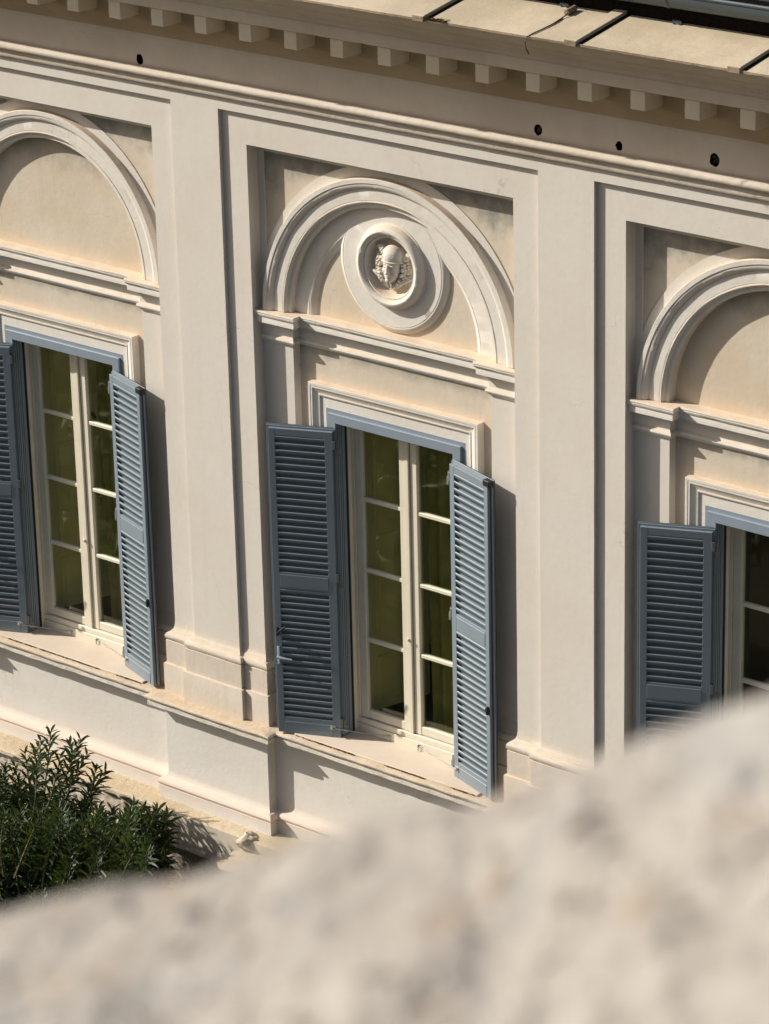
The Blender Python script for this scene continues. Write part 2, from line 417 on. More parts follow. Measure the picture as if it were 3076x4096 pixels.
# --- relief head
def relief():
    # union of ellipsoids rendered as a height field, local axes u (right), w (up), h (towards viewer)
    E = []
    def el(u, w, h, a, b, c, rot=0., yaw=0.): E.append((u*1.42, w*1.48+.010, h*1.2, a*1.42, b*1.48, c*1.25, rot, yaw))
    el(.0, -.005, .048, .054, .080, .060)            # skull / face mass
    el(.0, -.045, .052, .043, .056, .054)            # jaw
    el(.0, -.084, .082, .019, .016, .022)            # chin
    el(.0, .046, .046, .066, .060, .070)             # helmet bowl
    el(.0, .018, .070, .066, .010, .045)             # helmet brim
    el(.0, -.022, .104, .0085, .030, .018)           # nose
    el(.0, -.040, .110, .0115, .010, .016)           # nose tip
    for s_ in (-1, 1):
        el(s_*.027, -.037, .074, .021, .022, .026)   # cheek
        el(s_*.023, .002, .087, .019, .0055, .022)    # brow
        el(s_*.0215, -.0175, .086, .0110, .0060, .014) # eye
        el(s_*.009, -.043, .101, .006, .006, .010)   # nostril
    el(.0, -.058, .098, .018, .0045, .014); el(.0, -.0675, .095, .014, .0050, .013)   # lips
    rnd = random.Random(3)
    for s_ in (-1, 1):                                # hair curls framing the face
        for i in range(11):
            z_ = .020-.0125*i; out_ = .057+.012*math.sin(i*.45)
            for q in range(5 if s_ > 0 else 4):
                el(s_*(out_+.014*q+.004*rnd.random()), z_+.006*rnd.gauss(0, 1), .050-.010*q+.010*rnd.random(), .0085+.004*rnd.random(), .0075+.003*rnd.random(), .022)
        for i in range(6):                            # helmet wings
            el(s_*(.066+.009*i), .050+.010*i-.0012*i*i, .046-.003*i, .0085, .026-.002*i, .026, s_*-.75)
    for i in range(-9, 10):                           # ruff of feathers under the chin
        a = i*.150; el(math.sin(a)*.094, -.060-math.cos(a)*.050, .036+.006*(i % 2), .0062, .052, .026, a)
    el(0, -.095, .004, .080, .045, .026)
    for i in range(26):                               # scalloped edge of the hollow
        a = i*2*math.pi/26; E.append((.188*math.cos(a), .188*math.sin(a), .0, .020, .020, .020, 0, 0))
    return E
def head_mesh():
    E = relief(); N = 190; R = .198; yaw = math.radians(6); cy_, sy_ = math.cos(yaw), math.sin(yaw)
    tilt = math.radians(-9); ct, st = math.cos(tilt), math.sin(tilt)
    g = {}; vs = []; fs = []
    for i in range(N+1):
        for j in range(N+1):
            u = -R+2*R*i/N; w = -R+2*R*j/N
            if u*u+w*w > R*R*1.0: continue
            best = .004*nz(u*30, w*30, 1)+.002*nz(u*90, w*90, 1)
            acc = 0.
            for (a0, b0, h0, a, b, c, rot, yw) in E:
                # rotate centre by head yaw and tilt
                aa = a0*ct-b0*st; bb = a0*st+b0*ct
                u0 = aa*cy_+(h0-.04)*sy_*1.0; hh = -aa*sy_+(h0-.04)*cy_+.04; w0 = bb
                du, dw = u-u0, w-w0
                if rot: du, dw = du*math.cos(rot)-dw*math.sin(rot), du*math.sin(rot)+dw*math.cos(rot)
                ax = a*math.sqrt(cy_*cy_+(c/a*sy_)**2)
                q = (du/ax)**2+(dw/b)**2
                if q < 1:
                    h = hh+c*math.sqrt(1-q)
                    if h > best:
                        d = h-best; best = h if d > .004 else best+d
            # eye sockets
            for s_ in (-1, 1):
                a0 = s_*.0275; u0 = a0*cy_+.055*sy_; hh = 0
                q = ((u-u0+.004)/.018)**2+((w+.0135)/.0065)**2
                if q < 1 and best > .07: best -= .011*(1-q)
            best += .0012*nz(u*160, w*160, 4)
            if abs(w+.11) < .06 or abs(u) > .055: best += .003*abs(nz(u*120, w*60, 8))
            ed = 1-((u*u+w*w)/(R*R))
            best = best*min(1, ed*9)
            g[(i, j)] = len(vs); vs.append((P+XC+u, .273-best*1.0, -1.046+.012+w))
    for i in range(N):
        for j in range(N):
            q = [(i, j), (i+1, j), (i+1, j+1), (i, j+1)]
            if all(p in g for p in q): fs.append(tuple(g[p] for p in q))
    m = MB(); m.v = vs; m.f = fs
    m.add([(P+XC+.202*math.cos(a*math.pi/24), .274, -1.046+.202*math.sin(a*math.pi/24)) for a in range(48)], [tuple(range(48))])
    return m
hm = head_mesh().obj('relief_head', M['white'], med, smooth=80)
hm.location = (-P, 0, 0)
# --- impost moulding per bay (one continuous piece that breaks round the piers)
path = [(BL-.004, .148), (.566, .148), (.566, .227), (2.534, .227), (2.534, .148), (BR+.004, .148)]
prof = [(-.10, ZI+.004), (.094, ZI-.003), (.097, ZI-.008), (.097, ZI-.018), (.092, ZI-.022), (.094, ZI-.030), (.088, ZI-.045), (.078, ZI-.052), (.080, ZI-.058),
        (.079, ZI-.100), (.035, ZI-.105), (.028, ZI-.122), (.020, ZI-.126), (.018, ZI-.148), (.010, ZI-.152), (.010, ZI-.205), (.018, ZI-.212), (.030, ZI-.222), (.034, ZI-.236), (.028, ZI-.250), (.016, ZI-.256), (.016, ZI-.266), (0, ZI-.270), (-.01, ZI-.275)]
mb = MB(); sweep(mb, prof[1:], path, .07, .0022)
# top surface
top = [(BL-.004, .30)]+[(BL-.004, .054), (.66, .054), (.66, .133), (2.44, .133), (2.44, .054), (BR+.004, .054), (BR+.004, .30)]
tr = tessellate_polygon([[Vector((x, y, 0)) for x, y in top]]); mb.add([(x, y, ZI-.003+.004*(y > .2)) for x, y in top], [tuple(t) for t in tr])
imp = part(mb, 'impost_moulding', M['white'], 30)
for k in (1, 2): dup_part(imp, P*k)
# --- piers under the impost and the wall round the window
for (x0, x1, xr) in ((BL-.004, .566, .566), (2.534, BR+.004, 2.534)):
    mb = MB()
    s = rough([(x0, -4.50), (x1, -4.50), (x1, ZI-.10), (x0, ZI-.10)], .2, .0014); plate(mb, s, [], .148)
    walls(mb, [(xr, -4.5), (xr, ZI-.1)], .148, .227, closed=False)
    pier = part(mb, 'pier', M['cream'])
    for k in (1, 2): dup_part(pier, P*k)
mb = MB(); plate(mb, [(.56, -5.13), (.56, ZI-.05), (2.54, ZI-.05), (2.54, -5.13), (2.36, -5.13), (2.36, -2.16), (.74, -2.16), (.74, -5.13)], [], .227)
ww = part(mb, 'wall_panel', M['peach2'])
for k in (1, 2): dup_part(ww, P*k)
# --- window surround (architrave)
def frame_sweep(mb, prof, x0, x1, zt, zb, step=.12, amp=.0012):
    """inverted-U frame: profile [(inset, y)]"""
    def pos(d, y, t):
        pass
    pts = [((x0, zb), (1, 0)), ((x0, zt), (1, -1)), ((x1, zt), (-1, -1)), ((x1, zb), (-1, 0))]
    st = []
    for i in range(3):
        (a, ma), (b, mb_) = pts[i], pts[i+1]; L = math.hypot(b[0]-a[0], b[1]-a[1]); ts = frange(0, 1, step/L)
        for t in ts:
            if i and t == 0: continue
            st.append(((a[0]*(1-t)+b[0]*t, a[1]*(1-t)+b[1]*t), (ma[0]*(1-t)+mb_[0]*t, ma[1]*(1-t)+mb_[1]*t), i))
    # straight runs must keep a constant inset: rebuild per segment
    vs = []; m = len(prof); rows = []
    def row(x, z, mx, mz): 
        rows.append([(x+mx*d, y, z+mz*d) for d, y in prof])
    for z in frange(zb, zt, step)[:-1]: row(x0, z, 1, 0)
    row(x0, zt, 1, -1)
    for x in frange(x0, x1, step)[1:-1]:
        rows.append([(min(max(x, x0+d), x1-d), y, zt-d) for d, y in prof])
    row(x1, zt, -1, -1)
    for z in frange(zt, zb, step)[1:]: row(x1, z, -1, 0)
    # keep side rows below the mitre
    out = []
    for r in rows:
        rr = []
        for (x, y, z), (d, yy) in zip(r, prof):
            z = min(z, zt-d); j = amp*nz(x*6, z*6, d*50) if 0 < d else 0
            rr.append((x+j*.6, y+j, z+j*.6))
        out.append(rr)
    for r in out: vs += r
    fs = [(i*m+k, i*m+k+1, (i+1)*m+k+1, (i+1)*m+k) for i in range(len(out)-1) for k in range(m-1)]
    mb.add(vs, fs)
mb = MB(); frame_sweep(mb, [(0, .229), (0, .156), (.003, .153), (.021, .154), (.024, .160), (.028, .156), (.040, .157), (.050, .165), (.072, .176), (.086, .180), (.090, .175), (.100, .177), (.106, .186), (.112, .190), (.20, .192)], .700, 2.400, -2.125, -5.13)
sur = part(mb, 'window_surround', M['white'], 28)
for k in (1, 2): dup_part(sur, P*k)
# --- blue casing of the shutters
mb = MB(); frame_sweep(mb, [(0, .193), (0, .1885), (.030, .1885), (.0305, .172), (.034, .168), (.105, .168), (.108, .171), (.108, .178), (.108, .298), (.112, .298), (.112, .40)], .855, 2.245, -2.318, -5.118, .2, 0)
cas = part(mb, 'shutter_casing', M['bluec'], 20)
g = MB()
for xr in (.9632, 2.1353):
    for (ya, yb) in ((.188, .192), (.214, .217), (.236, .239), (.276, .2975)): g.box(xr, xr+.0015, ya, yb, -5.117, -2.43)
g.obj('gasket', M['rubber'], cas)
for k in (1, 2): dup_part(cas, P*k)

# --- window (frame > sash, pane, inner shutter)
INNER = 75
def window_part():
    mb = MB(); zt, zb = -2.43, -5.12
    frame_sweep(mb, [(0, .299), (.009, .299), (.009, .343), (.012, .340), (.034, .340), (.036, .345), (.036, .42)], .963, 2.137, zt, zb, .3, 0)
    mb.bbox(.965, 2.135, .318, .42, -5.12, -5.045, .003); mb.bbox(.965, 2.135, .330, .42, -5.044, -4.995, .004)
    w = part(mb, 'window', M['wood'], 25)
    for sd in (0, 1):
        x0, x1 = (1.001, 1.516) if sd == 0 else (1.562, 2.099)
        y = .345 if sd == 0 else .350
        s_ = MB(); st = .076 if sd == 0 else .074
        gx0 = x0+st if sd == 0 else x0+.066; gx1 = x1-.062 if sd == 0 else x1-.076
        s_.bbox(x0, gx0, y, y+.05, -4.990, zt+.01, .004); s_.bbox(gx1, x1, y, y+.05, -4.990, zt+.01, .004)
        s_.bbox(gx0-.002, gx1+.002, y+.003, y+.048, -4.988, -4.917, .004); s_.bbox(gx0-.002, gx1+.002, y+.003, y+.048, -2.50, zt+.01, .004)
        for zm in (-3.090, -3.695, -4.300): s_.bbox(gx0-.002, gx1+.002, y+.006, y+.046, zm-.016, zm+.016, .004)
        if sd == 0:
            s_.bbox(1.5165, 1.556, y-.012, y+.03, -4.992, zt+.01, .003)
            s_.bbox(1.5225, 1.5365, y-.030, y-.010, -4.19, -4.165, .003)
        s_.obj('sash', M['wood'], w, smooth=25)
        zs = [-2.50, -3.074, -3.106, -3.679, -3.711, -4.284, -4.316, -4.917]
        for i in range(0, 8, 2):
            g = MB(); g.box(gx0-.004, gx1+.004, y+.030, y+.034, zs[i+1]-.004, zs[i]+.004); g.obj('pane', M['glass'], w)
    # panelled inner shutter behind the left panes
    a = math.radians(INNER); c_, s2 = math.cos(a), math.sin(a)
    def T(x, y, z): return (1.03+(x)*c_-(y)*s2, .425+x*s2+y*c_, z)
    s_ = MB(); s_.box(0, .60, .0, .03, -4.98, zt, T)
    for (xa, xb, za, zb2) in ((.07, .30, -3.35, -2.52), (.34, .56, -3.35, -2.52), (.07, .30, -4.42, -3.45), (.34, .56, -4.42, -3.45), (.07, .30, -4.90, -4.50), (.34, .56, -4.90, -4.50)):
        s_.bbox(xa, xb, -.012, .002, za, zb2, .010, T)
        s_.bbox(xa+.035, xb-.035, -.018, -.010, za+.035, zb2-.035, .006, T)
    iso = s_.obj('inner_shutter', M['olive'], w, smooth=20)
    s_ = MB()
    for (cx, cz) in ((.45, -3.30), (.45, -4.02)):
        for i in range(-4, 5):
            an = i*.34; dx, dz = math.sin(an), math.cos(an); L = .085-.006*abs(i); wdt = .0085
            px, pz = dz*wdt, -dx*wdt; yb = -.0215
            vs = [T(cx+dx*.02, yb, cz+dz*.02), T(cx+dx*L*.6+px, yb, cz+dz*L*.6+pz), T(cx+dx*L, yb, cz+dz*L), T(cx+dx*L*.6-px, yb, cz+dz*L*.6-pz)]
            s_.add(vs, [(0, 1, 2, 3)])
        for sg in (-1, 1):
            s_.tube([T(cx+sg*(.02+.03*math.sin(t*.5)), -.020, cz-.01-.012*t+.01*math.sin(t)) for t in range(7)], .0025, 4)
            s_.tube([T(cx+sg*.075, -.020, cz+.45-t*.08) for t in range(7)], .0016, 4)
    s_.obj('stencil_ornament', M['oliveline'], w)
    return w
win = window_part()
for k in (1, 2):
    wk = dup_part(win, P*k)
    if k == 2:       # the rightmost window has no inner shutter drawn, only the dark room
        for ch in list(wk.children):
            if ch.name.startswith(('inner_shutter', 'stencil_ornament')): bpy.data.objects.remove(ch)
# --- interior shell behind every window; back and right side left open for skylight
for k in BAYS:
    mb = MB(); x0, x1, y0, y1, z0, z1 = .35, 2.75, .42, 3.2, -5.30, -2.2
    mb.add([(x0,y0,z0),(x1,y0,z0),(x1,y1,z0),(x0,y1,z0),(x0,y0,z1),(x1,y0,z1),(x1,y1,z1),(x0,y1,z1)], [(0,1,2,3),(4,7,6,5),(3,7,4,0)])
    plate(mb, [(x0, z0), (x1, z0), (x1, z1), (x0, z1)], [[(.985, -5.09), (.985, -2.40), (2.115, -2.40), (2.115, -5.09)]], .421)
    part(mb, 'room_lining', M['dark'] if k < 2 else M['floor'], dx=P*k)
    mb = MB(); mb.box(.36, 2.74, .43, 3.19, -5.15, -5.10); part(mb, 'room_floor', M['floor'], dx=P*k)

# --- shutters
LEAF_L = (Vector((.963, .175)), Vector((-.920, -.392)).normalized(), Vector((.392, -.920)).normalized())
LEAF_R = (Vector((2.137, .175)), Vector((.946, -.322)).normalized(), Vector((-.322, -.946)).normalized())
def shutter(leaf, side):
    O, u, n = leaf
    def T(s_, t, z): q = O+u*s_+n*t; return (q.x, q.y, z)
    W = .576; zt, zb = -2.463, -5.118
    # back flange
    mb = MB(); mb.bbox(.0, W, .0, .006, zb+.012, zt, .0012, T); mb.box(.006, W-.006, .006, .018, zb+.02, zt-.010, T)
    # front frame
    a, b = .020, .550; si, so = .083, .497; t0, t1 = .018, .047
    mb.bbox(a, si, t0, t1, zb, zt-.024, .0018, T); mb.bbox(so, b, t0, t1, zb, zt-.024, .0018, T)
    mb.bbox(si, so, t0, t1-.0006, -2.545, zt-.0245, .0018, T)
    mb.bbox(si, so, t0, t1-.0006, -3.712, -3.848, .0018, T) if False else None
    mb.bbox(si, so, t0, t1-.0006, -3.852, -3.708, .0018, T)
    mb.bbox(si, so, t0, t1-.0006, zb+.0005, -4.975, .0018, T)
    mb.bbox(si+.004, so-.004, t1-.004, t1+.0022, -3.836, -3.728, .0016, T); mb.bbox(si+.004, so-.004, t1-.004, t1+.0022, zb+.004, -5.016, .0016, T)
    for t in (.022, .029, .036): mb.box(a-.0025, a, t, t+.003, zb+.01, zt-.03, T); mb.box(b, b+.0025, t, t+.003, zb+.01, zt-.03, T)
    # open back behind the louvres is cut away: remove the flat sheet over the louvre fields
    sh = part(mb, 'shutter', M['blue'], 20)
    lv = MB()
    for (zlo, zhi) in ((-3.708, -2.545), (-4.975, -3.852)):
        nsl = 20; pit = (zhi-zlo)/nsl
        for i in range(nsl):
            zc = zhi-(i+.5)*pit
            pf = [(.0425, zc+.0250), (.0462, zc+.0225), (.0475, zc+.0170), (.0465, zc+.0110), (.0435, zc+.0060), (.0285, zc-.0235), (.0245, zc-.0250), (.0225, zc-.0215), (.0345, zc+.0110), (.0380, zc+.0225)]
            k = len(pf); vs = [T(si-.002, t, z) for t, z in pf]+[T(so+.002, t, z) for t, z in pf]
            lv.add(vs, [(j, (j+1) % k, k+(j+1) % k, k+j) for j in range(k)])
    lv.obj('louvre_panel', M['blue'], sh, smooth=50)
    # gasket line round the flange and dark seams at the stile edge
    g = MB(); g.box(-.001, .0045, -.004, .0, zb+.012, zt-.002, T); g.box(W-.004, W+.0015, -.004, .002, zb+.012, zt-.002, T); g.box(.0, W, -.004, .0, zt-.004, zt+.0015, T)
    g.obj('gasket', M['rubber'], sh)
    # hinges
    for zh in (-2.590, -3.715, -4.985):
        h = MB(); h.bbox(-.004, .024, .030, .0495, zh-.045, zh+.030, .002, T)
        q0 = T(-.012, .032, zh-.075); q1 = T(-.012, .032, zh+.030); h.tube([q0, q1], .0085, 12)
        h.bbox(-.040, -.010, .030, .036, zh-.085, zh-.018, .0015, T)
        for dz in (-.03, -.005, .018): h.tube([T(.010, .049, zh+dz), T(.010, .0515, zh+dz)], .0035, 8)
        h.obj('hinge', M['hinge'], sh, smooth=40)
    if side == 'L':
        h = MB(); zc = -4.44; sx = .524
        h.bbox(sx-.013, sx+.013, .047, .057, zc-.075, zc+.085, .005, T)
        h.tube([T(sx, .055, zc), T(sx, .085, zc)], .010, 12)
        h.tube([T(sx, .085, zc+.004), T(sx-.025, .092, zc), T(sx-.075, .094, zc-.006), T(sx-.125, .093, zc-.010)], [.013, .0125, .0105, .009], 12)
        h.obj('handle', M['handle'], sh, smooth=60)
        h = MB(); sx = .530; zc = -4.225
        h.bbox(sx-.010, sx+.010, .047, .060, zc-.035, zc+.035, .003, T)
        h.tube([T(sx, .064, zc-.02), T(sx-.03, .085, zc+.015), T(sx-.085, .095, zc+.065)], [.009, .008, .007], 8); h.tube([T(sx-.005, .06, zc+.03), T(sx+.0, .075, zc-.035)], .006, 8)
        h.obj('latch', M['rubber'], sh, smooth=50)
    else:
        h = MB(); sx = .525; zc = -4.36
        h.bbox(sx-.006, sx+.014, .047, .068, zc-.035, zc+.035, .004, T); h.bbox(sx-.022, sx-.004, .052, .062, zc-.020, zc-.010, .002, T); h.bbox(sx-.024, sx-.018, .052, .062, zc-.020, zc+.012, .002, T)
        h.obj('latch', M['rubber'], sh, smooth=50)
        h = MB(); h.bbox(.49, .574, .004, .052, zt-.055, zt-.004, .004, T); h.obj('end_cap', M['rubber'], sh, smooth=30)
    # stay rod to the window frame
    h = MB(); zs = -5.035
    anchor = Vector((1.315, .315, -5.075)) if side == 'L' else Vector((1.625, .315, -5.073))
    s0 = .085 if side == 'L' else .075
    A = Vector(T(s0, .062, zs)); 
    h.bbox(s0-.03, s0+.022, .047, .051, zs-.012, zs+.022, .001, T); h.bbox(s0-.010, s0+.012, .050, .068, zs-.008, zs+.004, .001, T)
    h.tube([A, A.lerp(anchor, .97)], .0042, 8)
    h.tube([A+Vector((0, 0, .012)), A-Vector((0, 0, .014))], .006, 8)
    B = anchor; h.tube([A.lerp(B, .90), A.lerp(B, .915)], .009, 10)
    h.bbox(B.x-.018, B.x+.018, .310, .318, B.z-.009, B.z+.011, .002); h.tube([B+Vector((0, -.01, .012)), B+Vector((0, -.01, -.040))], .0045, 8)
    h.obj('stay_rod', M['steel'], sh, smooth=50)
    return sh
for leaf, sd in ((LEAF_L, 'L'), (LEAF_R, 'R')):
    sh = shutter(leaf, sd)
    for k in (1, 2): dup_part(sh, P*k)

# --- pilaster bases
prof = [(0, -4.49), (.003, -4.53), (.012, -4.558), (.030, -4.576), (.032, -4.584), (.042, -4.585), (.057, -4.594), (.066, -4.611), (.066, -4.630), (.058, -4.646), (.050, -4.650), (.052, -4.655), (.060, -4.657),
        (.060, -4.860), (.078, -4.864), (.080, -4.870), (.080, -5.135)]
for k in (0, 1, 2, 3):
    x = P*k; path = [(x-1.20, .227), (x-1.066, .227), (x-1.066, .148), (x-.753, .148), (x-.753, .036), (x-.5, .036), (x-.5, 0), (x, 0), (x, .036), (x+.253, .036), (x+.253, .148), (x+.566, .148), (x+.566, .227), (x+.70, .227)]
    mb = MB(); sweep(mb, prof, path, .08, .0025); part(mb, 'pilaster_base', M['base'], 30)
# --- pedestal zone: apron wall and pedestals
def ped_path():
    p = [(-1.9, .035)]
    for k in (0, 1, 2, 3):
        x = P*k; p += [(x-.82, .035), (x-.82, -.06), (x+.32, -.06), (x+.32, .035)]
    return p+[(XB, .035)]
pp = ped_path()
mb = MB(); sweep(mb, [(0, -5.20), (0, -5.4), (0, -5.6), (0, -5.84), (.004, -5.868), (.014, -5.888), (.034, -5.900)], pp, .12, .0012); part(mb, 'apron_wall', M['apron'], 25)
mb = MB(); sweep(mb, [(0, -5.131), (.06, -5.134), (.118, -5.141), (.126, -5.147), (.124, -5.160), (.112, -5.168), (.098, -5.170), (.098, -5.188), (.106, -5.192), (.106, -5.224), (.02, -5.228), (0, -5.230)], pp, .05, .0045)
top = [(x, y) for x, y in pp]+[(XB, .33), (-1.9, .33)]
tr = tessellate_polygon([[Vector((x, y, 0)) for x, y in top]]); mb.add([(x, y, -5.131) for x, y in top], [tuple(t) for t in tr])
part(mb, 'sill_cornice', M['sillc'], 35)
mb = MB(); sweep(mb, [(.034, -5.900), (.040, -5.902), (.054, -5.910), (.066, -5.926), (.070, -5.943), (.063, -5.960), (.055, -5.966), (.057, -5.971), (.060, -5.973), (.060, -6.03), (.061, -6.10)], pp, .08, .002); part(mb, 'pedestal_base', M['apron'], 28)
# --- marble sills
mb = MB(); mb.bbox(.60, 2.50, -.035, .34, -5.135, -5.118, .004)
sl = part(mb, 'window_sill', M['marble'])
for k in (1, 2): dup_part(sl, P*k)

# --- entablature
mb = MB(); sweep(mb, [(0, .085), (.0, .098), (.026, .101), (.031, .106), (.034, .122), (.036, .158), (.043, .165), (.060, .171), (.071, .184), (.074, .200), (.068, .217), (.052, .228), (.02, .232), (-.01, .233)][::-1], [(XA, 0), (XB, 0)], .05, .002)
part(mb, 'string_moulding', M['beadm'], 40)
holes = []; pits = []
for (hx, hz, rr) in ((2.789, .276, .036), (6.703, .296, .036), (7.416, .288, .030), (8.224, .313, .041)):
    lp = []
    for i in range(16):
        a = i*math.pi/8; q = rr*(1+.22*nz(math.cos(a)*2+hx, math.sin(a)*2, 1)); lp.append((hx+q*math.cos(a), hz+q*1.15*math.sin(a)))
    holes.append(lp)
mb = MB(); plate(mb, [(XA, .20), (XB, .20), (XB, .50), (XA, .50)], holes, .002)
fz = part(mb, 'frieze', M['frieze'])
for i, lp in enumerate(holes):
    mb = MB(); walls(mb, lp, .002, .09); plate(mb, lp, [], .085); h = mb.obj('putlog_hole', M['pit'], fz)
    if i in (1, 3):
        mb = MB(); cx = sum(p[0] for p in lp)/16; cz = sum(p[1] for p in lp)/16
        for q in range(14):
            a = random.random()*6.28; r_ = random.random()*.026; b_ = .006+random.random()*.008
            ct = Vector((cx+r_*math.cos(a), .018+random.random()*.02, cz+r_*math.sin(a)))
            mb.tube([ct-Vector((b_, 0, b_*.3)), ct+Vector((b_, 0, b_*.3))], [b_*.5, b_*.9], 6)
        mb.obj('brick_rubble', M['rubble'], fz)
# bed mould, backing band, cornice
mb = MB(); sweep(mb, [(-.002, .494), (.012, .494), (.016, .500), (.030, .52), (.060, .575), (.100, .620), (.122, .634), (.124, .656), (.140, .660), (.140, .84), (.13, .86)][::-1], [(XA, 0), (XB, 0)], .1, .0008)
part(mb, 'bed_mould', M['bed'], 30)
mb = MB(); sweep(mb, [(.10, .824), (.366, .818), (.370, .822), (.372, .912), (.376, .917), (.392, .921), (.400, .932), (.405, .945), (.412, .958), (.424, .966), (.430, .978), (.440, .984), (.470, 1.002), (.505, 1.022), (.520, 1.040), (.524, 1.050), (.540, 1.058), (.580, 1.072), (.625, 1.098), (.655, 1.128), (.670, 1.150), (.55, 1.155)][::-1], [(XA, 0), (XB, 0)], .07, .0025)
part(mb, 'cornice', M['cornice'], 25)
x0m = 2.183; 
# modillions: bottom z and spacing measured for the plane y=-.55
mm = MB(); mm.bbox(0, .1235, -.35, -.135, .678, .83, .003)
proto = None
j = -6
while True:
    x = 1.925+.4492*j
    if x > XB-.3: break
    if x > XA:
        if proto is None: proto = part(mm, 'modillion', M['modillion'], 20, dx=x)
        else:
            c = proto.copy(); COL.objects.link(c); c.location = (OFF[0]+x, OFF[1], OFF[2])
    j += 1
# roof panels with battens
RS = .167
def rz(y): return 1.172+RS*(y+.70)
mb = MB()
xs = frange(XA, XB, .05)
for (yf, yb, up) in ((-.70, .25, 0),):
    vs = []
    for x in xs:
        e = .004*nz(x*9, 1, 1)+.003*nz(x*31, 2, 2)
        vs += [(x, yf+e, rz(yf)), (x, yb, rz(yb)), (x, yf+e, rz(yf)-.016+.003*nz(x*12, 4, 4)), (x, yb, rz(yb)-.1)]
    n = len(xs); mb.add(vs, [(4*i, 4*i+4, 4*i+5, 4*i+1) for i in range(n-1)]+[(4*i+2, 4*i+3, 4*i+7, 4*i+6) for i in range(n-1)])
    me = MB(); me.add([(x+0*1, vs[4*i][1], vs[4*i][2]) for i, x in enumerate(xs)]+[vs[4*i+2] for i in range(n)], [(i, n+i, n+i+1, i+1) for i in range(n-1)])
rf = part(mb, 'roof', M['roof'])
me.obj('panel_edge', M['edge'], rf)
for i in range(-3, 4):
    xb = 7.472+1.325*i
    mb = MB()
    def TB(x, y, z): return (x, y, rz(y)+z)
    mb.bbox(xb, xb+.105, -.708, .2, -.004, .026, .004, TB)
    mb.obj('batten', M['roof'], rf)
    mb = MB(); mb.box(xb+.1055, xb+.140, -.695, .18, -.004, .002, TB); mb.obj('batten_shadow', M['pit'], rf)  # flat black strip painting the batten's cast shadow on the panel
    mb = MB(); mb.bbox(xb+.0, xb+.100, -.712, -.704, -.020, .022, .003, TB); mb.obj('batten_end', M['edge'], rf)
# gutter
def cyl(mb, yc, zc, prof_a, r, x0, x1, thick=.003):
    xs_ = frange(x0, x1, .5); k = len(prof_a); vs = []
    for x in xs_:
        for a in prof_a: vs.append((x, yc+r*math.cos(a), zc+r*math.sin(a)))
    mb.add(vs, [(i*k+j_, i*k+j_+1, (i+1)*k+j_+1, (i+1)*k+j_) for i in range(len(xs_)-1) for j_ in range(k-1)])
mb = MB(); GY, GZ, GR = -.185, 1.485, .108
aa = [math.radians(d_) for d_ in range(172, 372, 8)]
cyl(mb, GY, GZ, aa, GR, XA, XB); cyl(mb, GY, GZ, aa, GR-.003, XA, XB)
cyl(mb, GY-GR+.002, GZ+.012, [math.radians(d_) for d_ in range(0, 361, 30)], .013, XA, XB)
gt = part(mb, 'gutter', M['gutter'], 40)
for i in range(-3, 6):
    mb = MB(); xg = 7.98+.95*i
    cyl(mb, GY, GZ, [math.radians(d_) for d_ in range(170, 300, 10)], GR+.004, xg, xg+.03); mb.bbox(xg, xg+.075, -.17, -.16, 1.245, 1.290, .003)
    for q in (.012, .058): mb.tube([(xg+q, -.172, 1.27), (xg+q, -.180, 1.27)], .006, 8)
    mb.obj('gutter_bracket', M['gutter'], gt, smooth=40)
# wall behind the gutter, near-black to paint in the shade there; upper roof slope
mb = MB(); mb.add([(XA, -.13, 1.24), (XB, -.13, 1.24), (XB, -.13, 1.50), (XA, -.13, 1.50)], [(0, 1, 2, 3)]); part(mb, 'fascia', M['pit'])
mb = MB(); mb.add([(XA, -.085, 1.535), (XB, -.085, 1.535), (XB, 4.5, 3.4), (XA, 4.5, 3.4), (XA, -.085, 1.515), (XB, -.085, 1.515)], [(0, 1, 2, 3), (4, 5, 1, 0)]); part(mb, 'upper_roof', M['roof'])
# body of the house behind the facade (rear left open so sky lights the rooms)
mb = MB(); mb.box(XA-.2, XA, .3, 3.5, ZG, 1.6); mb.box(XB, XB+.2, .3, 3.5, ZG, 1.6); mb.box(XA-.2, XB+.2, .30, .42, -6.35, -5.29)
for k in (-.33, 0, 1, 2, 3):
    mb.box(P*k-1.1 if k >= 0 else XA, P*k+.3 if k >= 0 else -1.1+.0, .301, .42, -5.3, 1.5)
part(mb, 'side_wall', M['cream'])

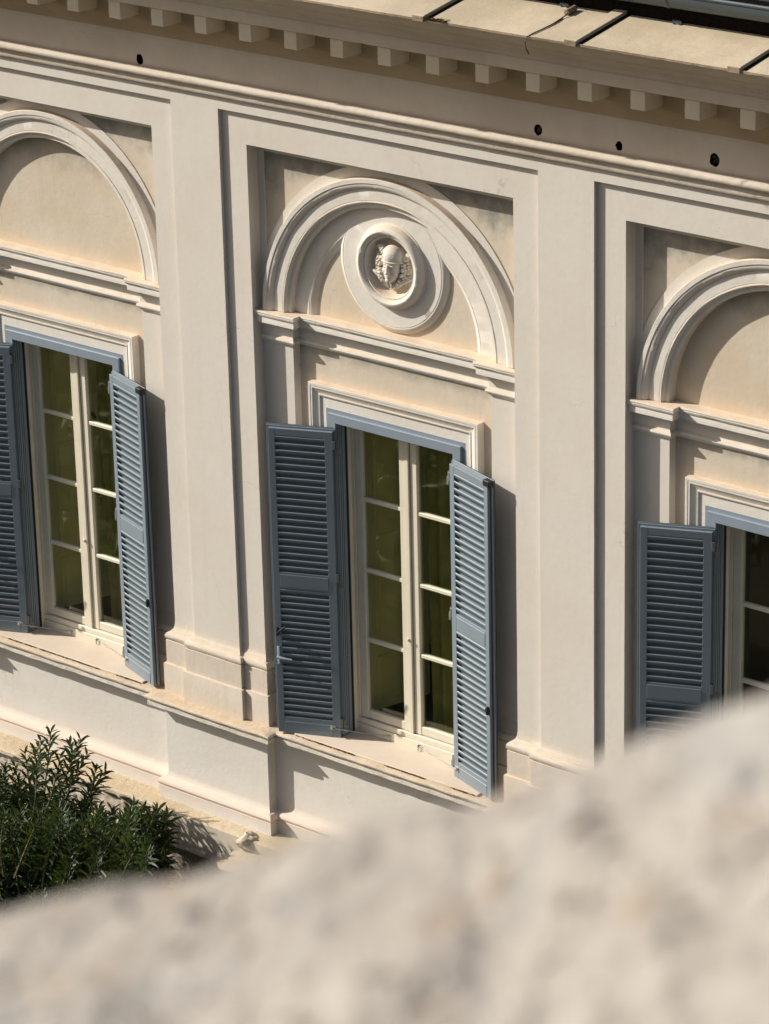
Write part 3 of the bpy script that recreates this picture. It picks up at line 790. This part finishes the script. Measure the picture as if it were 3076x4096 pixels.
# ------------------------------------------------------------------ roof cable and tufts
cb = MB()
def on_roof(x, y, h=.006): return (x, y, rz(y)+h)
cb.tube([(7.20, -.30, rz(-.30)+.02), on_roof(7.19, -.36), on_roof(7.195, -.46), on_roof(7.185, -.58), on_roof(7.172, -.66), (7.160, -.712, rz(-.7)-.002), (7.150, -.722, 1.13), (7.158, -.720, 1.085), (7.178, -.716, 1.052)], .0042, 6)
cb.tube([on_roof(7.198, -.36), on_roof(7.205, -.44, .008), on_roof(7.196, -.52, .008), on_roof(7.176, -.66, .006)], .0025, 6)
tag(cb.obj('cable', M['cable'], smooth=60), 'thin black cable lying on the beige roof panel and drooping over the cornice edge', 'cable')
def blob(name, mat, c, r, seed, flat=1., amp=.35):
    mb = MB(); n, m = 18, 10
    for i in range(m+1):
        th = math.pi*i/m
        for j in range(n):
            a = 2*math.pi*j/n; d = Vector((math.sin(th)*math.cos(a), math.sin(th)*math.sin(a), math.cos(th)*flat))
            q = r*(1+amp*noise.noise(d*1.7+Vector((seed, 0, 0)))+.12*noise.noise(d*6+Vector((seed, 0, 3)))); mb.v.append(tuple(Vector(c)+d*q))
    mb.f = [(i*n+j, i*n+(j+1) % n, (i+1)*n+(j+1) % n, (i+1)*n+j) for i in range(m) for j in range(n)]
    return mb
nub = MB(); nub.tube([(7.185, -.30, rz(-.3)+.022), (7.185, -.20, rz(-.2)+.022)], .021, 14)
tag(nub.obj('pipe_stub', M['edge'], smooth=40), 'short rusty pipe stub poking out under the gutter where the black cable starts', 'pipe')
def tufts(name, mat, pts, label, n_each=6, h=.012, spread=.008):
    mb = MB(); rnd = random.Random(11)
    for (x, y, z) in pts:
        for i in range(n_each):
            a = rnd.random()*6.28; px_ = x+rnd.gauss(0, spread); py_ = y+rnd.gauss(0, spread*.5); hh = h*(.4+rnd.random()); w = .0022+rnd.random()*.002
            dx, dy = math.cos(a)*w, math.sin(a)*w
            mb.add([(px_-dx, py_-dy, z-.001), (px_+dx, py_+dy, z-.001), (px_+rnd.gauss(0, hh*.5), py_+rnd.gauss(0, hh*.5), z+hh)], [(0, 1, 2)])
    return tag(mb.obj(name, mat), label, 'moss', kind='stuff')
rnd = random.Random(5)
tufts('roof_moss', M['moss'], [(6.20+.24*rnd.random(), -.705+.05*rnd.random()**2, rz(-.69)) for _ in range(110)], 'brown moss growing on the roof edge beside the batten', 6, .012)
pts = []
for k in BAYS:
    for _ in range(620):
        x = .62+1.86*rnd.random()
        if nz(x*3.1, k*7.7, 1)+.3*nz(x*17, k, 1) > -.22: pts.append((P*k+x, -.037+.004*rnd.gauss(0, 1), -5.131))
    
tufts('sill_moss', M['moss'], pts, 'brown moss in the joint along the front of the marble sills', 4, .007, .005)

# ------------------------------------------------------------------ curtains
def curtain(k, label):
    mb = MB(); xs_ = frange(1.56, 2.20, .008); zs_ = frange(-5.05, -2.42, .25); m = len(zs_)
    for x in xs_:
        for z in zs_:
            y = .56+.022*math.sin(x*58+.5*math.sin(z*1.7+k))+.012*math.sin(x*23+z*.4)
            mb.v.append((P*k+x, y, z))
    mb.f = [(i*m+j, i*m+j+1, (i+1)*m+j+1, (i+1)*m+j) for i in range(len(xs_)-1) for j in range(m-1)]
    o = mb.obj('curtain', M['curtain'], smooth=60); tag(o, label, 'curtain', 'curtains behind the window panes')
curtain(0, 'dark green curtain behind the right panes of the leftmost window, above the oleander bush')
curtain(1, 'dark green curtain behind the right panes of the middle window, under the carved head medallion')
curtain(2, 'dark curtain inside the rightmost window, at the photo edge above the blurred parapet')

# ------------------------------------------------------------------ retaining wall with ledge below the pedestals
rw = empty('retaining_wall', (4, -.3, ZG), 'low rendered retaining wall with lichen-stained ledge under the villa pedestals', 'wall')
RO = (-4, .3, -ZG)
mb = MB(); xs_ = frange(-1.9, XB, .03)
ys_ = [.06, -.05, -.12, -.18, -.235, -.27, -.285]
def ledge_edge(x):
    e = .007*nz(x*8, 0, 0)
    if 1.6 < x < 2.75: e += .028*abs(nz(x*5, 3, 0))+.014*abs(nz(x*21, 3, 3))
    return e
m = len(ys_)
for x in xs_:
    for i, y in enumerate(ys_):
        z = -6.082+.004*nz(x*20, y*20, 1)+.003*nz(x*60, y*60, 2)-(.012 if i == m-1 else 0); yy = y+(ledge_edge(x) if i >= m-2 else 0)
        mb.v.append((x, yy, z))
mb.f = [(i*m+j, i*m+j+1, (i+1)*m+j+1, (i+1)*m+j) for i in range(len(xs_)-1) for j in range(m-1)]
mb.obj('ledge', M['ledge'], rw, RO, smooth=60)
# smooth rendered face, missing where the plaster has fallen off on the left
mb = MB(); zs_ = [-6.094, -6.12, -6.16, -6.22, -6.30, -6.37, -6.40, -6.405]
def fallen(x): return x < 2.72+.09*nz(1, x*3, 5)
def face_y(x, z):
    if x < 2.78:
        d = min(1., max(0., (2.78+.12*nz(z*9, 1, 2)-x)/.03)); lip = 1. if z > -6.125+.018*nz(x*9, 1, 1) else 0.
        return -.285+ledge_edge(x)+.045*d*(1-lip)+(.016*nz(x*26, z*26, 1)+.010*nz(x*60, z*60, 1))*d*(1-lip)
    return -.285+.003*nz(x*5, z*5, 2)
m = len(zs_); zs2 = frange(-6.094, -6.405, .014); m = len(zs2); xs2 = frange(-1.9, XB, .025)
for x in xs2:
    for z in zs2: mb.v.append((x, face_y(x, z), z))
mb.f = [(i*m+j, i*m+j+1, (i+1)*m+j+1, (i+1)*m+j) for i in range(len(xs2)-1) for j in range(m-1)]
mb.obj('rendered_face', M['retain'], rw, RO, smooth=60)
mb = MB(); xs3 = frange(-1.9, 5.5, .03)+[XB]; zs3 = [-6.400]+frange(-6.41, -7.6, .04)+[ZG]; m = len(zs3)
for x in xs3:
    for j, z in enumerate(zs3):
        y = -.19+.012*nz(x*14, z*14, 3)+.012*nz(x*40, z*40, 3) if z < -6.405 else -.285
        mb.v.append((x, y, z))
mb.f = [(i*m+j, i*m+j+1, (i+1)*m+j+1, (i+1)*m+j) for i in range(len(xs3)-1) for j in range(m-1)]
mb.obj('roughcast_wall', M['rough'], rw, RO, smooth=60)
# broken slab with mortar
mb = MB(); out = [(3.83, -.27), (3.78, -.38), (3.84, -.50), (3.80, -.60), (3.90, -.68), (4.10, -.66), (4.35, -.64), (4.60, -.60), (4.62, -.27)]
n = len(out); mb.add([(x, y, -6.18+.01*nz(x*5, y*5, 1)) for x, y in out]+[(x+.02, y+.03, -6.25) for x, y in out], [tuple(range(n)), tuple(range(2*n-1, n-1, -1))]+[(i, n+i, n+(i+1) % n, (i+1) % n) for i in range(n)])
tag(mb.obj('stone_slab', M['ledge']), 'rough broken stone slab jutting out below the ledge, half hidden by the blurred parapet', 'stone slab')
b = blob('mortar_patch', M['mortar'], (3.86, -.245, -6.115), .095, 9, .75, .6)
tag(b.obj('mortar_patch', M['mortar'], smooth=80), 'pale lump of mortar on the corner of the ledge beside the broken slab', 'mortar')

# ------------------------------------------------------------------ oleander
def leaf(mb, p, d, up, L, w, droop):
    d = d.normalized(); sd = d.cross(up)
    if sd.length < 1e-3: sd = Vector((1, 0, 0))
    sd.normalize(); nrm = sd.cross(d).normalized()
    a = p; q1 = p+d*L*.35-Vector((0, 0, droop*.25*L)); q2 = p+d*L*.7-Vector((0, 0, droop*.6*L)); e = p+d*L-Vector((0, 0, droop*1.1*L))
    f = nrm*w*.25
    vs = [a, q1-sd*w*.5+f, q1, q1+sd*w*.5+f, q2-sd*w*.42+f, q2, q2+sd*w*.42+f, e]
    mb.add(vs, [(0, 2, 1), (0, 3, 2), (1, 2, 5, 4), (2, 3, 6, 5), (4, 5, 7), (5, 6, 7)])
def shoot(fl, stm, base, tip, rnd, dens=1., Lf=.135, bare=.25):
    base, tip = Vector(base), Vector(tip); ln = (tip-base).length; n = 7
    bend = Vector((rnd.gauss(0, .05), rnd.gauss(0, .05), 0))*ln
    pts = [base.lerp(tip, i/n)+bend*math.sin(math.pi*i/n) for i in range(n+1)]
    stm.tube(pts, [.011*(1-.72*i/n) for i in range(n+1)], 5, cap=False)
    step = .034/dens; k = 0; s_ = bare*ln
    while s_ <= ln:
        t = s_/ln*n; i = min(int(t), n-1); p = pts[i].lerp(pts[i+1], t-i); dr = (pts[i+1]-pts[i]).normalized()
        fr = s_/ln
        for q in range(3):
            a = k*1.05+q*2.094+rnd.gauss(0, .2); side = dr.orthogonal().normalized(); side.rotate(Matrix.Rotation(a, 3, dr)) if False else None
            o1 = dr.orthogonal().normalized(); o2 = dr.cross(o1); rad = o1*math.cos(a)+o2*math.sin(a)
            up_ = .45+.85*max(0, fr-.45)+rnd.gauss(0, .18)
            d = rad+dr*up_; leaf(fl, p, d, dr, Lf*(1-.35*max(0, fr-.8)/.2)*(.75+.4*rnd.random()), .027, .10+.22*rnd.random()*(1-fr))
        s_ += step*(1.0+.5*rnd.random()) ; k += 1
def at_img(px, py, y):
    v = ray(px, py); t = (y-CAM_LOC.y)/v.y; return CAM_LOC+v*t
ob = empty('oleander_bush', (1.9, -1.1, ZG), 'dark green oleander bush with upright lance-leaved shoots in front of the retaining wall', 'bush')
fl, stm = MB(), MB(); rnd = random.Random(21)
# named shoots read off the photograph: (tip px, py, plane y, length)
tips = [(205, 2915, -.75, 1.1), (165, 2960, -.8, 1.0), (280, 2960, -.75, .9), (325, 2950, -.70, 1.0), (350, 3010, -.72, .8), (385, 3070, -.66, 1.0), (425, 3080, -.68, .8), (100, 3010, -.85, 1.), (60, 3060, -.9, 1.),
        (20, 3060, -.9, 1.), (140, 2990, -.95, .9), (240, 3030, -.85, .9), (335, 3210, -.8, .6), (-30, 3040, -1., 1.), (-80, 2990, -1., 1.2)]
tp = list(tips)
for _ in range(70):     # upper rim
    px_ = rnd.uniform(-120, 610); lim = 3075+max(0, px_-40)*.50 if px_ < 380 else 3200+max(0, px_-480)*.25
    tp.append((px_, lim+rnd.uniform(0, 160), rnd.uniform(-.95, -.5), rnd.uniform(.6, 1.1)))
for _ in range(600):    # body
    px_ = rnd.uniform(-150, 600); py_ = rnd.uniform(3230, 3800)
    tp.append((px_, py_, rnd.uniform(-1.5, -.45), rnd.uniform(.5, .9)))
for _ in range(46):     # right-hand spray
    tp.append((rnd.uniform(500, 690), rnd.uniform(3215, 3560), rnd.uniform(-.75, -.42), rnd.uniform(.3, .5)))
for (px_, py_, y, ln) in tp:
    t = at_img(px_, py_, y)
    root = Vector((1.7+rnd.gauss(0, .35), -1.25+rnd.gauss(0, .25), t.z-ln*1.4)); d = (root-t).normalized(); d = (d+Vector((0, 0, -1.1))).normalized()
    shoot(fl, stm, t+d*ln, t, rnd, 1.0, .15, .22)
for _ in range(300):    # lower and left-hand mass of the bush, down to the ground
    a = rnd.random()*6.28; f = rnd.random()**.5; z = rnd.uniform(-10.3, -6.9); rr = 1.15-.10*(-6.9-z)
    t = Vector((1.15+1.35*rr*f*math.cos(a), -1.35+.75*rr*f*math.sin(a), z)); d = Vector((-(t.x-1.2)*.35+rnd.gauss(0, .1), -(t.y+1.3)*.35, -1)).normalized()
    shoot(fl, stm, t+d*rnd.uniform(.5, .8), t, rnd, .8, .16, .15)
for _ in range(24):     # main stems to the ground
    a = Vector((1.8+rnd.gauss(0, .25), -1.2+rnd.gauss(0, .15), ZG)); b_ = Vector((a.x+rnd.gauss(0, .6), a.y+rnd.gauss(0, .25), -6.3-rnd.random()*.9)); mid = a.lerp(b_, .55)+Vector((rnd.gauss(0, .1), rnd.gauss(0, .1), 0))
    stm.tube([a, mid, b_], [.045, .032, .018], 7)
OO = (-1.9, 1.1, -ZG)
fl.obj('foliage', M['leaf'], ob, OO); stm.obj('stem', M['bark'], ob, OO, smooth=60)

# ------------------------------------------------------------------ garden tree that the panes mirror
gt_ = empty('garden_tree', (-4.5, -11.5, ZG), 'broad leafy garden tree standing left of the villa, mirrored dimly in the window panes', 'tree')
GO = (4.5, 11.5, -ZG); fl, stm = MB(), MB(); rnd = random.Random(4)
for _ in range(5200):
    while True:
        q = Vector((rnd.uniform(-1, 1), rnd.uniform(-1, 1), rnd.uniform(-1, 1)))
        if q.length < 1 and q.length > .35 and nz(q.x*2.2, q.y*2.2, q.z*2.2) > -.16: break
    p = Vector((-4.5+q.x*5.2, -11.5+q.y*5.2, -7.7+q.z*2.3)); d = Vector((rnd.gauss(0, 1), rnd.gauss(0, 1), rnd.gauss(0, .6)))
    leaf(fl, p, d, Vector((0, 0, 1)), .30+.16*rnd.random(), .16, .25)
stm.tube([(-4.5, -11.5, ZG), (-4.45, -11.4, -9.6), (-4.4, -11.3, -8.2)], [.24, .19, .12], 10)
for _ in range(16):
    a = rnd.random()*6.28; e = Vector((-4.5+3.6*math.cos(a), -11.5+3.6*math.sin(a), -7.9+rnd.uniform(-1, 1.2))); b_ = Vector((-4.45, -11.4, -9.4+rnd.random())); stm.tube([b_, b_.lerp(e, .5)+Vector((0, 0, .4)), e], [.08, .05, .02], 6)
def tree_leaf():
    t = NT('garden_tree_leaf', .5, .35); t.color(t.mix(t.ramp(t.noise(1.4, 3, .6), .35, .65), (.10, .16, .025), (.22, .28, .045))); return t.m
fl.obj('crown', tree_leaf(), gt_, GO); stm.obj('trunk', M['bark'], gt_, GO, smooth=60)

# ------------------------------------------------------------------ foreground stone parapet (out of focus)
pw = []
for (px_, py_) in ((-700, 3760), (0, 3640), (180, 3592), (430, 3520), (600, 3515), (680, 3512), (790, 3490), (900, 3448), (1100, 3372), (1250, 3322), (1450, 3260), (1700, 3235), (1880, 3215), (2050, 3150), (2250, 3075), (2450, 2990), (2650, 2905), (2850, 2840), (3076, 2765), (3500, 2610)):
    v = ray(px_, py_+18); hd = 1.50-.00004*(px_-1500); t = hd/math.hypot(v.x, v.y); pw.append(CAM_LOC+v*t)
mb = MB(); fwd = Vector((RM @ Vector((0, 0, -1)))); fwd.z = 0; fwd.normalize()
def ridge(t):
    i = min(int(t), len(pw)-2); return pw[i].lerp(pw[i+1], t-i)
N1 = 200; rows = []
depth = [0.0, .012, .03, .055, .08, .11, .14, .17, .2, .23, .26, .3, .34, .38, .42, .48, .56, .66]
for i in range(N1+1):
    t = (len(pw)-1)*i/N1; p = ridge(t); row = []
    q = p+fwd*.035; row.append(Vector((q.x, q.y, ZG))); row.append(Vector((q.x, q.y, p.z-.5)));
    for (o, dz) in ((.035, -.06), (.026, -.02), (.012, -.005)): q = p+fwd*o; row.append(Vector((q.x, q.y, p.z+dz)))
    for dd in depth:
        q = p-fwd*dd; z = p.z-.02*dd-.012*min(1, dd/.1)
        h = .012*noise.noise(q*7)+.010*noise.noise(q*19)+.005*noise.noise(q*45)
        row.append(Vector((q.x, q.y, z+h*min(1, dd/.04+.55)-.004)))
    q = p-fwd*.70; row.append(Vector((q.x, q.y, p.z-.05))); row.append(Vector((q.x, q.y, p.z-.8))); row.append(Vector((q.x, q.y, ZG)))
    rows.append(row)
m = len(rows[0])
for r_ in rows: mb.v += [tuple(q) for q in r_]
mb.f = [(i*m+j, (i+1)*m+j, (i+1)*m+j+1, i*m+j+1) for i in range(N1) for j in range(m-1)]+[tuple(range(m)), tuple(N1*m+j for j in range(m-1, -1, -1))]
tag(mb.obj('stone_parapet', M['parapet'], smooth=70), 'blurred weathered stone parapet close to the camera, rising towards the right', 'parapet')

# ------------------------------------------------------------------ ground
g = MB(); g.add([(-400, -400, ZG), (400, -400, ZG), (400, 400, ZG), (-400, 400, ZG)], [(0, 1, 2, 3)])
tag(g.obj('ground', M['soil']), kind='structure')

# ------------------------------------------------------------------ light, world, camera
sun = bpy.data.lights.new('sun', 'SUN'); sun.energy = 4.6; sun.angle = math.radians(.55); sun.color = (1., .95, .86)
so = bpy.data.objects.new('sun', sun); COL.objects.link(so); so.rotation_euler = SUN.to_track_quat('-Z', 'Y').to_euler()
w = bpy.data.worlds.new('World'); sc.world = w; w.use_nodes = True; nt = w.node_tree
sky = nt.nodes.new('ShaderNodeTexSky'); sky.sky_type = 'NISHITA'; sky.sun_disc = False
sky.sun_elevation = math.asin(-SUN.z); sky.sun_rotation = math.atan2(-SUN.x, -SUN.y)
sky.dust_density = 3.5; sky.ozone_density = .6
nt.links.new(sky.outputs[0], nt.nodes['Background'].inputs[0]); nt.nodes['Background'].inputs[1].default_value = .066
cam = bpy.data.cameras.new('camera'); cam.sensor_fit = 'HORIZONTAL'; cam.sensor_width = 27.04; cam.lens = F_PX/IW*27.04; cam.clip_start = .05; cam.clip_end = 2000
cam.dof.use_dof = True; cam.dof.focus_distance = 27.5; cam.dof.aperture_fstop = 7.8
co = bpy.data.objects.new('camera', cam); COL.objects.link(co); co.location = CAM_LOC; co.rotation_euler = CAM_ROT; sc.camera = co
vs_ = sc.view_settings; vs_.view_transform = 'Standard'; vs_.look = 'None'; vs_.gamma = 1; vs_.exposure = 0.35
sc.cycles.max_bounces = 8; sc.cycles.diffuse_bounces = 4; sc.cycles.transparent_max_bounces = 12; sc.cycles.use_denoising = True
